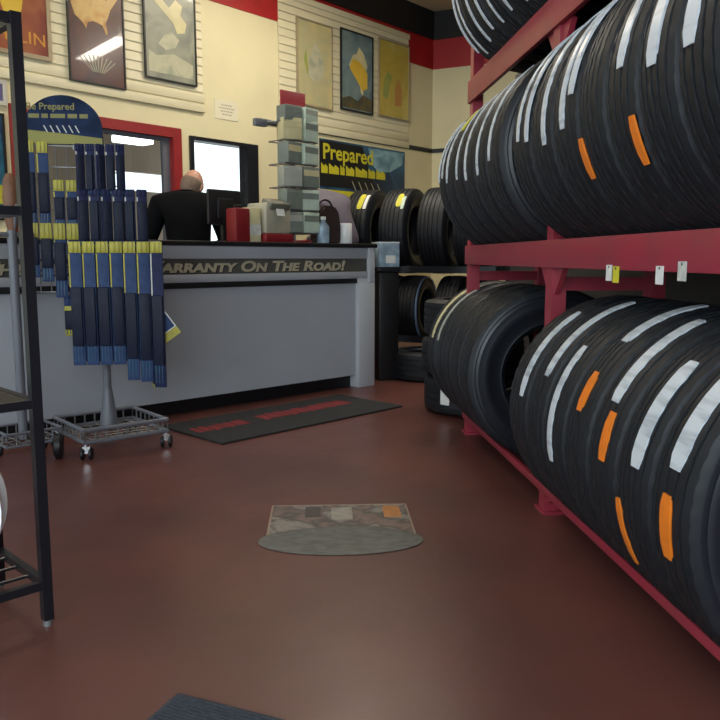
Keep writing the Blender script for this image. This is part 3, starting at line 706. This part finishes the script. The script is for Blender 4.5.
b = MB(); b.b2(-.262, -.255, -.05, .326, 0, .002); b.b2(.262, .268, -.05, .326, 0, .002); b.b2(-.255, .262, .32, .326, 0, .002); b.build('pale_border', mat('decal_border', (150, 128, 112), .4), dc)

# ------------------------------------------------------------------ wiper display stands
def caster(t, x, y, z, r=.03, name='caster'):
    c = MB(); c.cyl((x, y, z - .01), (x, y, z), .016, 12); c.b2(x - .018, x + .018, y - .004, y + .012, z - .045, z - .01); o = c.build(name, M['chrome'], t)
    for s in (-1, 1):
        w_ = MB(); w_.lathe([(.006, -.007), (r - .004, -.008), (r, -.004), (r, .004), (r - .004, .008), (.006, .007)], 24, 'Y', True)
        wo = w_.build('wheel', M['black_plastic'], o, (x + s * .02, y + .004, r)); wo.rotation_euler = (0, 0, R(90))
def wire_base(t, a, b_, z0, z1, nx, ny):
    m = MB()
    for z in (z0, z1):
        for y in (-b_, b_): m.cyl((-a, y, z), (a, y, z), .007, 8)
        for x in (-a, a): m.cyl((x, -b_, z), (x, b_, z), .007, 8)
    m.build('base_frame', M['steel_grey'], t)
    m = MB()
    for i in range(nx + 1):
        x = -a + 2 * a * i / nx; m.cyl((x, -b_, z0), (x, b_, z0), .003, 6)
        for y in (-b_, b_): m.cyl((x, y, z0), (x, y, z1), .003, 6)
    for i in range(ny + 1):
        y = -b_ + 2 * b_ * i / ny; m.cyl((-a, y, z0), (a, y, z0), .003, 6)
        for x in (-a, a): m.cyl((x, y, z0), (x, y, z1), .003, 6)
    m.build('wire_basket', M['wire'], t)
SA = (-.965, 4.02, 0); sr = R(35.4)
st = thing('wiper_display_stand', 'grey wheeled stand of wiper packs with a domed blue and yellow header', 'display stand', SA, 0)
# base is square to the aisle corner seen in front
bs = bpy.data.objects.new('base', None); COL.objects.link(bs); bs.parent = st; bs.rotation_euler = (0, 0, sr)
bpy.data.objects.remove(bs)
def rotp(x, y, a): return (x * math.cos(a) - y * math.sin(a), x * math.sin(a) + y * math.cos(a))
m = MB(); m2 = MB(); a_ = .215
for z in (.085, .145):
    for i in range(4):
        p0 = rotp(*[(-a_, -a_), (a_, -a_), (a_, a_), (-a_, a_)][i], sr); p1 = rotp(*[(a_, -a_), (a_, a_), (-a_, a_), (-a_, -a_)][i], sr)
        m.cyl((*p0, z), (*p1, z), .010, 8)
for i in range(9):
    q = -a_ + 2 * a_ * i / 8
    for (u, v) in (((q, -a_), (q, a_)), ((-a_, q), (a_, q))):
        p0, p1 = rotp(*u, sr), rotp(*v, sr); m2.cyl((*p0, .085), (*p1, .085), .003, 6)
        for p in (p0, p1): m2.cyl((*p, .085), (*p, .145), .0045, 6)
m.build('base_frame', M['steel_grey'], st); m2.build('wire_basket', M['wire'], st)
for c in ((-a_, -a_), (a_, -a_), (a_, a_), (-a_, a_)):
    p = rotp(c[0] * .97, c[1] * .97, sr); caster(st, p[0], p[1], .078)
PX, PY = -.015, .03
m = MB(); m.cyl((PX, PY, .09), (PX, PY, .3), .05, 16, .022); m.cyl((PX, PY, .3), (PX, PY, 1.62), .021, 16); m.build('pole', M['steel_grey'], st)
# peg panels: right one faces the shop, left one turned to the left
def peg_panel(x0, x1, y0, y1, z0, z1, n):
    m = MB()
    for i in range(n + 1):
        f = i / n; m.cyl((x0 + (x1 - x0) * f, y0 + (y1 - y0) * f, z0), (x0 + (x1 - x0) * f, y0 + (y1 - y0) * f, z1), .003, 6)
    k = 7
    for i in range(k + 1):
        z = z0 + (z1 - z0) * i / k; m.cyl((x0, y0, z), (x1, y1, z), .003, 6)
    m.build('peg_panel', M['wire'], st)
peg_panel(-.10, .12, .0, -.03, 1.06, 1.52, 4)
peg_panel(-.14, .29, .0, -.04, .66, 1.05, 8)
peg_panel(-.36, -.06, -.02, .03, .80, 1.52, 6)
# domed header
ydull = mat('dull_yellow_print', (128, 122, 60), .5)
hd = []
for i in range(21):
    a = PI * i / 20; hd.append((-.165 + .188 * math.cos(a), 1.60 + .16 * math.sin(a)))
poly = [(-.355, 1.525), (.025, 1.525)] + hd
m = MB(); m.prism(poly, .012, Matrix.Translation((0, -.012, 0))); hdr = m.build('header_sign', blotch('header_blue', [(22, 27, 44), (40, 54, 84), (18, 22, 38)], 4, .7, spec=.1), st, smooth=False)
m = MB(); m.prism([(-.353, 1.527), (.023, 1.527), (.023, 1.555), (-.15, 1.575), (-.353, 1.595)], .002, Matrix.Translation((0, -.0145, 0))); m.build('yellow_band', mat('header_yellow', (138, 132, 50), .5), hdr)
obj('lettering', text_mesh('Be Prepared', .046, .0007, bold=.0008), ydull, hdr, (-.335, -.0138, 1.69))
m = MB(); x = -.325
for L_ in (.05, .03, .07, .045, .04): m.b2(x, x + L_, -.0142, -.012, 1.65, 1.67); x += L_ + .012
m.build('small_lettering', ydull, hdr)
for i in range(6):
    m = MB(); m.prism([(-.24 + i * .03, 1.58), (-.234 + i * .03, 1.58), (-.252 + i * .03, 1.615), (-.258 + i * .03, 1.615)], .001, Matrix.Translation((0, -.0145, 0))); m.build('printed_wiper', M['grey_label'], hdr)
m = MB(); m.cyl((-.28, -.003, 1.50), (-.28, -.003, 1.56), .006); m.cyl((-.12, -.003, 1.50), (-.12, -.003, 1.56), .006); m.build('header_bracket', M['wire'], st)

def wiper_pack(loc, h, w_, label, rz=0, style=0, head=None, hh=.05, dark=(.36, .84)):
    t = thing('wiper_pack', label, 'wiper blade pack', loc, rz, 'wiper packs on the display stands')
    body = ['blue', 'navy', 'blue', 'yellow'][style]; head = head or ('yellow' if style != 3 else 'blue')
    m = MB(); m.b2(-w_ / 2, w_ / 2, -.004, .004, -h, 0, .002); m.build('card', M[body], t)
    m = MB(); m.b2(-w_ / 2 + .001, w_ / 2 - .001, -.0065, .0, -hh, .004, .001)
    for i in range(2): m.b2(-w_ * .3 + i * w_ * .36, -w_ * .08 + i * w_ * .36, -.011, -.005, -hh * .95, .003, .002)
    m.build('header_strip', M[head], t)
    m = MB(); m.b2(-w_ / 2 + .004, w_ / 2 - .004, -.02, -.003, -h * dark[1], -h * dark[0], .004); m.build('blister_window', M['blister'], t)
    m = MB(); m.b2(-w_ / 2 - .0005, -w_ / 2 + .006, -.0055, .0, -h * dark[0], -hh - .004); m.build('yellow_edge', M['yellow'] if style != 1 else M['grey_label'], t)
    m = MB(); m.box((0, -.0115, -h * sum(dark) / 2), (.010, .009, h * (dark[1] - dark[0]) * .92)); m.build('wiper_blade', M['black_plastic'], t)
    m = MB()
    for i in range(3): m.b2(-w_ * .36 + i * w_ * .26, -w_ * .36 + i * w_ * .26 + .004, -.006, -.003, -h * .97, -h * dark[1] - .004)
    m.build('printed_lines', M['teal'], t)
    return t
sx0, sy0 = SA[0], SA[1]
hs = [.60, .60, .60, .60, .68, .69, .72]
for i in range(7):
    wiper_pack((sx0 - .098 + .064 * i, sy0 - .15 + .004 * i, 1.045), hs[i], .060, f'blue wiper pack with yellow header in the lower front row, {ORD[i]} from the left', R(random.uniform(-9, 9)), [0, 2, 0, 2, 0, 0, 1][i])
for i in range(6):
    wiper_pack((sx0 - .07 + .064 * i, sy0 - .085, 1.035), .58, .058, f'blue wiper pack hanging behind the lower front row, {ORD[i]} from the left', R(random.uniform(-9, 9)), 0)
# short middle row above it, then the narrow top row
for i in range(6):
    wiper_pack((sx0 - .065 + .056 * i, sy0 - .09 + .003 * i, 1.30), .27, .050, f'navy wiper pack in the middle front row, {ORD[i]} from the left', R([20, -10, 24, 8, -14, 14][i]), 1, 'navy', .03, (.2, .9))
for i in range(5):
    wiper_pack((sx0 - .07 + .047 * i, sy0 - .085 + .003 * i, 1.515), .24, .042, f'navy wiper pack in the narrow top row, {ORD[i]} from the left', R([30, -14, 40, 10, 25][i]), 1, 'navy', .03, (.2, .9))
# left groups under the header
for i in range(2):
    wiper_pack((sx0 - .31 + .058 * i, sy0 - .09 + .02 * i, 1.525), .40, .052, f'blue wiper pack with yellow header under the domed header, {ORD[i]} from the left', R(8), [0, 2][i])
for i in range(2):
    wiper_pack((sx0 - .185 + .054 * i, sy0 - .06 + .02 * i, 1.345), .22, .050, f'blue wiper pack with yellow header beside the top row, {ORD[i]} from the left', R(8), 0)
for i in range(4):
    wiper_pack((sx0 - .305 + .058 * i, sy0 - .11 + .02 * i, 1.135), [.26, .28, .36, .38][i], .056, f'wiper pack with broad yellow header in the lower left group, {ORD[i]} from the left', R(8), [0, 0, 0, 1][i], None, .075, (.25, .76))
wiper_pack((sx0 - .165, sy0 - .03, .78), .20, .06, 'short yellow pack hanging low at the left of the wiper stand', 0, 3)
wiper_pack((sx0 + .255, sy0 - .10, .45), .13, .03, 'small yellow pack hanging at the lowest right of the wiper stand', 0, 3)
t = thing('wiper_pack', 'tilted blue and yellow card sticking out at the right side of the stand', 'wiper blade pack', (sx0 + .315, sy0 - .10, .62), 0, 'wiper packs on the display stands')
t.rotation_euler = (0, R(-36), 0)
m = MB(); m.b2(-.05, .05, -.003, .003, -.06, .10, .002); m.build('card', M['white_tag'], t)
m = MB(); m.b2(-.044, .044, -.005, .0, -.015, .095); m.build('printed_field', M['blue'], t)
m = MB(); m.b2(-.05, .05, -.005, .0, -.06, -.02); m.build('yellow_band', M['yellow'], t)

# second stand, half hidden by the black shelf
SB = (-1.33, 3.83, 0)
s2 = thing('accessory_display_stand', 'grey double-post wheeled stand partly behind the black shelf at left', 'display stand', SB, R(39.3))
wire_base(s2, .13, .12, .085, .145, 6, 4)
for x in (-.01, .055):
    m = MB(); m.cyl((x, -.0, .09), (x, -.0, 1.10), .022, 14); m.build('post', M['steel_grey'], s2)
m = MB(); m.cyl((-.07, 0, 1.08), (.09, 0, 1.08), .012); m.cyl((.0, 0, 1.08), (0, -.06, 1.22), .008); m.build('cross_bar', M['steel_grey'], s2)
m = MB(); m.lathe([(.012, -.018), (.05, -.02), (.062, -.012), (.062, .012), (.05, .02), (.012, .018)], 32, 'Y', True); wo = m.build('large_wheel', M['black_plastic'], s2, (.10, -.145, .062)); wo.rotation_euler = (0, 0, R(60))
m = MB(); m.cyl((.10, -.145, .062), (.09, -.12, .10), .012); m.build('wheel_bracket', M['steel_grey'], s2)
for x in (-.11, .11):
    caster(s2, x, .10, .078)
m = MB(); m.lathe([(0, 0), (.02, 0), (.032, .06), (.036, .16), (.03, .24), (.018, .27), (0, .275)], 24)
t = m.build('brown_bottle', M['brown'], None, (-1.335, 3.83, 1.092)); tag(t, 'brown rounded container standing on the double-post stand at left', 'bottle')
for i, (x, y, z, mt_) in enumerate(((-1.50, 3.80, 1.02, 'yellow'), (-1.475, 3.80, 1.22, 'yellow'))):
    t = thing('hanging_pack', ['yellow hanging pack at the far left beside the grey double posts', 'yellow curved pack above the other yellow pack at far left'][i], 'pack', (x, y, z), R(20), 'yellow packs at the far left')
    m = MB(); m.b2(-.05, .05, -.012, .012, -.2, 0, .01); m.build('pouch', M[mt_], t)
    m = MB(); m.b2(-.03, .03, -.0135, -.01, -.14, -.06); m.build('printed_field', M['navy'], t)
    m = MB(); m.cyl((0, 0, -.002), (0, .05, .02), .003, 8); m.build('hook', M['wire'], t)

# ------------------------------------------------------------------ black shelf at the left edge
sh = thing('black_tube_shelf', 'black steel tube shelf unit at the left edge of the picture', 'shelf', (-.667, 2.005, 0), R(16))
Wd, Dp = .85, .34; q = .013
cs = [(0, 0), (-Wd, 0), (0, Dp), (-Wd, Dp)]
sh.rotation_euler = (0, 0, R(40))
for x, y in cs:
    m = MB(); m.b2(x - q, x + q, y - q, y + q, .018, 1.555); m.build('post', M['black_steel'], sh)
    m = MB(); m.cyl((x, y, 0), (x, y, .022), .012, 12); m.build('glide_foot', M['wire'], sh)
for z in (.115, .60, 1.085, 1.54):
    for y in (0, Dp):
        m = MB(); m.b2(-Wd, 0, y - .010, y + .010, z - .011, z + .011); m.build('rail', M['black_steel'], sh)
    for x in (0, -Wd):
        m = MB(); m.b2(x - .010, x + .010, 0, Dp, z - .011, z + .011); m.build('rail', M['black_steel'], sh)
for z in (.60,):
    m = MB(); m.b2(-Wd + .012, -.012, .012, Dp - .012, z - .004, z + .010); m.build('shelf_board', M['black_plastic'], sh)
for z in (.115,):
    for k in range(1, 4):
        m = MB(); m.cyl((-Wd, Dp * k / 4, z), (0, Dp * k / 4, z), .005, 8); m.build('shelf_wire', M['black_steel'], sh)
wh = thing('white_wheel', 'white round wheel rim standing on the lowest shelf at the left edge', 'wheel', (-.957, 1.955, .335), 0)
wh.rotation_euler = (0, 0, R(12))
m = MB(); m.lathe([(.195, -.05), (.205, -.055), (.205, -.045), (.19, -.03), (.185, .03), (.205, .045), (.205, .055), (.19, .05), (.17, .03), (.17, -.03)], 48, 'Y', True); m.build('rim', M['white'], wh)
m = MB(); m.lathe([(.0, -.045), (.04, -.05), (.06, -.042), (.12, -.03), (.172, -.02), (.172, -.008), (.12, -.018), (.0, -.03)], 40, 'Y'); m.build('face', M['white'], wh)

# ------------------------------------------------------------------ people
def skin(verts, edges, root=0, sub=2):
    me = bpy.data.meshes.new('tmp'); me.from_pydata([v[0] for v in verts], edges, [])
    o = bpy.data.objects.new('tmp_skin', me); COL.objects.link(o)
    mo = o.modifiers.new('s', 'SKIN'); mo.use_smooth_shade = True
    for i, v in enumerate(verts):
        r_ = v[1]; me.skin_vertices[0].data[i].radius = r_ if isinstance(r_, tuple) else (r_, r_)
        me.skin_vertices[0].data[i].use_root = (i == root)
    sm = o.modifiers.new('d', 'SUBSURF'); sm.levels = sub; sm.render_levels = sub
    dg = bpy.context.evaluated_depsgraph_get(); dg.update()
    out = bpy.data.meshes.new_from_object(o.evaluated_get(dg)); bpy.data.objects.remove(o); bpy.data.meshes.remove(me)
    for p in out.polygons: p.use_smooth = True
    out.materials.clear()
    return out
def mixv(a, b, f): return tuple(a[i] + (b[i] - a[i]) * f for i in range(3))
def hand_chain(V, E_, wrist, dirv, side, palm_n):
    """five bent fingers grown from a palm vertex"""
    d = Vector(dirv).normalized(); nrm = Vector(palm_n).normalized(); lat = d.cross(nrm).normalized() * side
    w = Vector(wrist); pal = w + d * .05
    wi = len(V) - 1
    V.append((tuple(pal), (.036, .018))); pi = len(V) - 1; E_.append((wi, pi))
    kn = w + d * .085; 
    for k, (o, L_) in enumerate(((-.030, .072), (-.010, .082), (.011, .078), (.030, .060))):
        b0 = kn + lat * o; V.append((tuple(b0), .0095)); i0 = len(V) - 1; E_.append((pi, i0))
        b1 = b0 + d * L_ * .5 - nrm * L_ * .12; V.append((tuple(b1), .0085)); E_.append((i0, len(V) - 1))
        b2 = b1 + d * L_ * .38 - nrm * L_ * .30; V.append((tuple(b2), .007)); E_.append((len(V) - 2, len(V) - 1))
    t0 = w + d * .03 - lat * .03; V.append((tuple(t0), .012)); E_.append((pi, len(V) - 1))
    t1 = t0 + d * .03 - lat * .02 - nrm * .012; V.append((tuple(t1), .010)); E_.append((len(V) - 2, len(V) - 1))
    t2 = t1 + d * .028 - lat * .004 - nrm * .012; V.append((tuple(t2), .008)); E_.append((len(V) - 2, len(V) - 1))
def person(label, loc, rz, J, hair_m, top_m, bald=False, grow=1.0):
    """J: joints in the person's frame, +Y is where the person faces, x is to the right"""
    t = thing('person', label, 'person', loc, rz)
    def build(scale_r, parts):
        pass
    # --- bare body
    V = [(J['pelvis'], .10), (J['waist'], .09), (J['chest'], .10), (J['neck'], .058), (mixv(J['neck'], J['head'], .6), .056)]
    E_ = [(0, 1), (1, 2), (2, 3), (3, 4)]
    for s, nm in ((-1, 'l'), (1, 'r')):
        V.append((J['sh_' + nm], .058)); a = len(V) - 1; E_.append((2, a))
        V.append((J['el_' + nm], .042)); E_.append((a, a + 1))
        V.append((mixv(J['el_' + nm], J['wr_' + nm], .4), .040)); E_.append((a + 1, a + 2))
        V.append((J['wr_' + nm], (.029, .022))); E_.append((a + 2, a + 3))
        dv_ = Vector(J['wr_' + nm]) - Vector(J['el_' + nm])
        hand_chain(V, E_, J['wr_' + nm], dv_, s, (0, .25, 1))
        V.append((J['hip_' + nm], .090)); a = len(V) - 1; E_.append((0, a))
        V.append((J['kn_' + nm], .060)); E_.append((a, a + 1))
        V.append((mixv(J['kn_' + nm], J['an_' + nm], .35), .058)); E_.append((a + 1, a + 2))
        V.append((J['an_' + nm], .040)); E_.append((a + 2, a + 3))
        V.append((tuple(Vector(J['an_' + nm]) + Vector((0, .13, -.045))), (.042, .03))); E_.append((a + 3, a + 4))
    me = skin(V, E_)
    b = MB(); b.bm.from_mesh(me)
    hd_ = Vector(J['head']); rot = Euler(J.get('head_rot', (0, 0, 0))).to_matrix().to_4x4()
    # head: shaped from one sphere, with brow, nose, chin, ears, eyes sockets and mouth
    h = bmesh.new(); bmesh.ops.create_uvsphere(h, u_segments=32, v_segments=24, radius=1)
    for v in h.verts:
        x, y, z = v.co
        sx_, sy_, sz_ = .076, .095, .118
        if z < 0: sx_ *= 1 - .22 * (-z) ** 1.3; 
        if z < -.2 and y < 0: y *= 1 - .35 * (-z)
        nx, ny, nz = x * sx_, y * sy_, z * sz_
        if y > .4:
            nose = math.exp(-((x * 5.5) ** 2) - ((z + .22) * 5) ** 2) * .024
            eye = (math.exp(-((x - .38) * 6) ** 2 - ((z - .05) * 7) ** 2) + math.exp(-((x + .38) * 6) ** 2 - ((z - .05) * 7) ** 2)) * .010
            lip = math.exp(-((x * 3.4) ** 2) - ((z + .56) * 14) ** 2) * .006; chin = math.exp(-(x * 3.5) ** 2 - ((z + .85) * 5) ** 2) * .012
            ny += nose - eye + lip + chin
        v.co = (nx, ny, nz)
    b.add(h, Matrix.Translation(hd_) @ rot)
    for s in (-1, 1):
        e = bmesh.new(); bmesh.ops.create_uvsphere(e, u_segments=14, v_segments=10, radius=1)
        bmesh.ops.transform(e, matrix=Matrix.Translation(hd_) @ rot @ Matrix.Translation((s * .079, -.008, -.008)) @ Euler((0, 0, s * R(-25))).to_matrix().to_4x4() @ Matrix.Diagonal((.009, .021, .032, 1)), verts=e.verts); b.add(e)
    bo = b.build('body', M['skin'], t, sharp=60)
    # --- hair: cap over the back and sides (a fringe when bald)
    h = bmesh.new(); bmesh.ops.create_uvsphere(h, u_segments=32, v_segments=24, radius=1)
    kill = []
    for v in h.verts:
        x, y, z = v.co
        top = .30 if bald else 2
        keep = (y < .25 and -.62 < z < top) if bald else ((y < .35 and z > -.6) or z > .42)
        if not keep: kill.append(v)
        wob = 1.0 + .015 * math.sin(23 * x + 17 * z) + .012 * math.sin(31 * y)
        sx_ = .082 * (1 - .16 * max(0, -z) ** 1.3); v.co = (x * sx_ * wob, y * .101 * wob, z * .123 * wob)
    bmesh.ops.delete(h, geom=kill, context='VERTS')
    b = MB(); b.add(h, Matrix.Translation(hd_) @ rot); ho = b.build('hair', hair_m, t, sharp=180)
    so = ho.modifiers.new('t', 'SOLIDIFY'); so.thickness = .010; so.offset = -1
    # --- jacket or shirt
    lowc = mixv(J['waist'], J['chest'], .62); upc = mixv(J['sh_l'], J['sh_r'], .5)
    V = [(J['pelvis'], .165), (J['waist'], .168), (lowc, .178), (upc, .125), (mixv(J['neck'], J['head'], .12), .076)]
    E_ = [(0, 1), (1, 2), (2, 3), (3, 4)]
    for nm in 'lr':
        V.append((J['sh_' + nm], .096)); a = len(V) - 1; E_.append((3, a))
        V.append((mixv(J['sh_' + nm], J['el_' + nm], .5), .082)); E_.append((a, a + 1))
        V.append((J['el_' + nm], .070)); E_.append((a + 1, a + 2))
        V.append((mixv(J['el_' + nm], J['wr_' + nm], .88), .046)); E_.append((a + 2, a + 3))
    obj('jacket' if top_m is M['jacket'] else 'shirt', skin(V, E_), top_m, t)
    V = [(mixv(J['pelvis'], J['waist'], .35), (.148, .11)), (J['pelvis'], (.155, .12))]; E_ = [(0, 1)]
    for nm in 'lr':
        V.append((J['hip_' + nm], .105)); a = len(V) - 1; E_.append((1, a))
        V.append((J['kn_' + nm], .076)); E_.append((a, a + 1))
        V.append((tuple(Vector(J['an_' + nm]) + Vector((0, 0, -.01))), .062)); E_.append((a + 1, a + 2))
    obj('trousers', skin(V, E_), M['trouser'], t)
    for nm in 'lr':
        a = Vector(J['an_' + nm]); b = MB()
        b.ball((a.x, a.y + .09, .045), 1, (.048, .085, .043)); b.ball((a.x, a.y - .0, .055), 1, (.043, .07, .054)); b.b2(a.x - .046, a.x + .046, a.y - .065, a.y + .165, .0, .02, .008)
        b.build('shoe', M['shoe'], t)
    return t
J1 = dict(pelvis=(0, -.02, .90), waist=(0, .0, 1.05), chest=(-.005, .03, 1.26), neck=(.005, .09, 1.42), head=(.035, .15, 1.505), head_rot=(R(-22), R(8), R(-25)),
          sh_l=(-.205, .05, 1.345), sh_r=(.205, .05, 1.345), el_l=(-.30, .0, 1.08), el_r=(.285, .03, 1.08), wr_l=(-.25, .22, 1.02), wr_r=(.18, .26, 1.04),
          hip_l=(-.095, -.02, .86), hip_r=(.095, -.02, .86), kn_l=(-.11, .02, .48), kn_r=(.11, .02, .48), an_l=(-.115, -.02, .085), an_r=(.115, -.02, .085))
person('person in a black jacket seen from behind, standing behind the counter', (-.77, 5.78, 0), R(8), J1, M['hair'], M['jacket'], bald=True)
J2 = dict(pelvis=(.04, -.06, .93), waist=(.03, -.02, 1.08), chest=(0, .10, 1.30), neck=(-.05, .22, 1.41), head=(-.09, .30, 1.47), head_rot=(R(-45), R(-8), R(25)),
          sh_l=(-.19, .16, 1.33), sh_r=(.17, .10, 1.36), el_l=(-.25, .28, 1.12), el_r=(.21, .20, 1.12), wr_l=(-.14, .44, 1.04), wr_r=(.12, .44, 1.04),
          hip_l=(-.06, -.06, .88), hip_r=(.13, -.06, .88), kn_l=(-.09, -.02, .48), kn_r=(.14, -.02, .48), an_l=(-.10, -.06, .085), an_r=(.15, -.06, .085))
person('person in a lilac shirt bending forward at the right end behind the counter', (.335, 6.55, 0), R(48), J2, M['hair_dark'], M['lilac']).scale = (1.06, 1.06, 1.06)
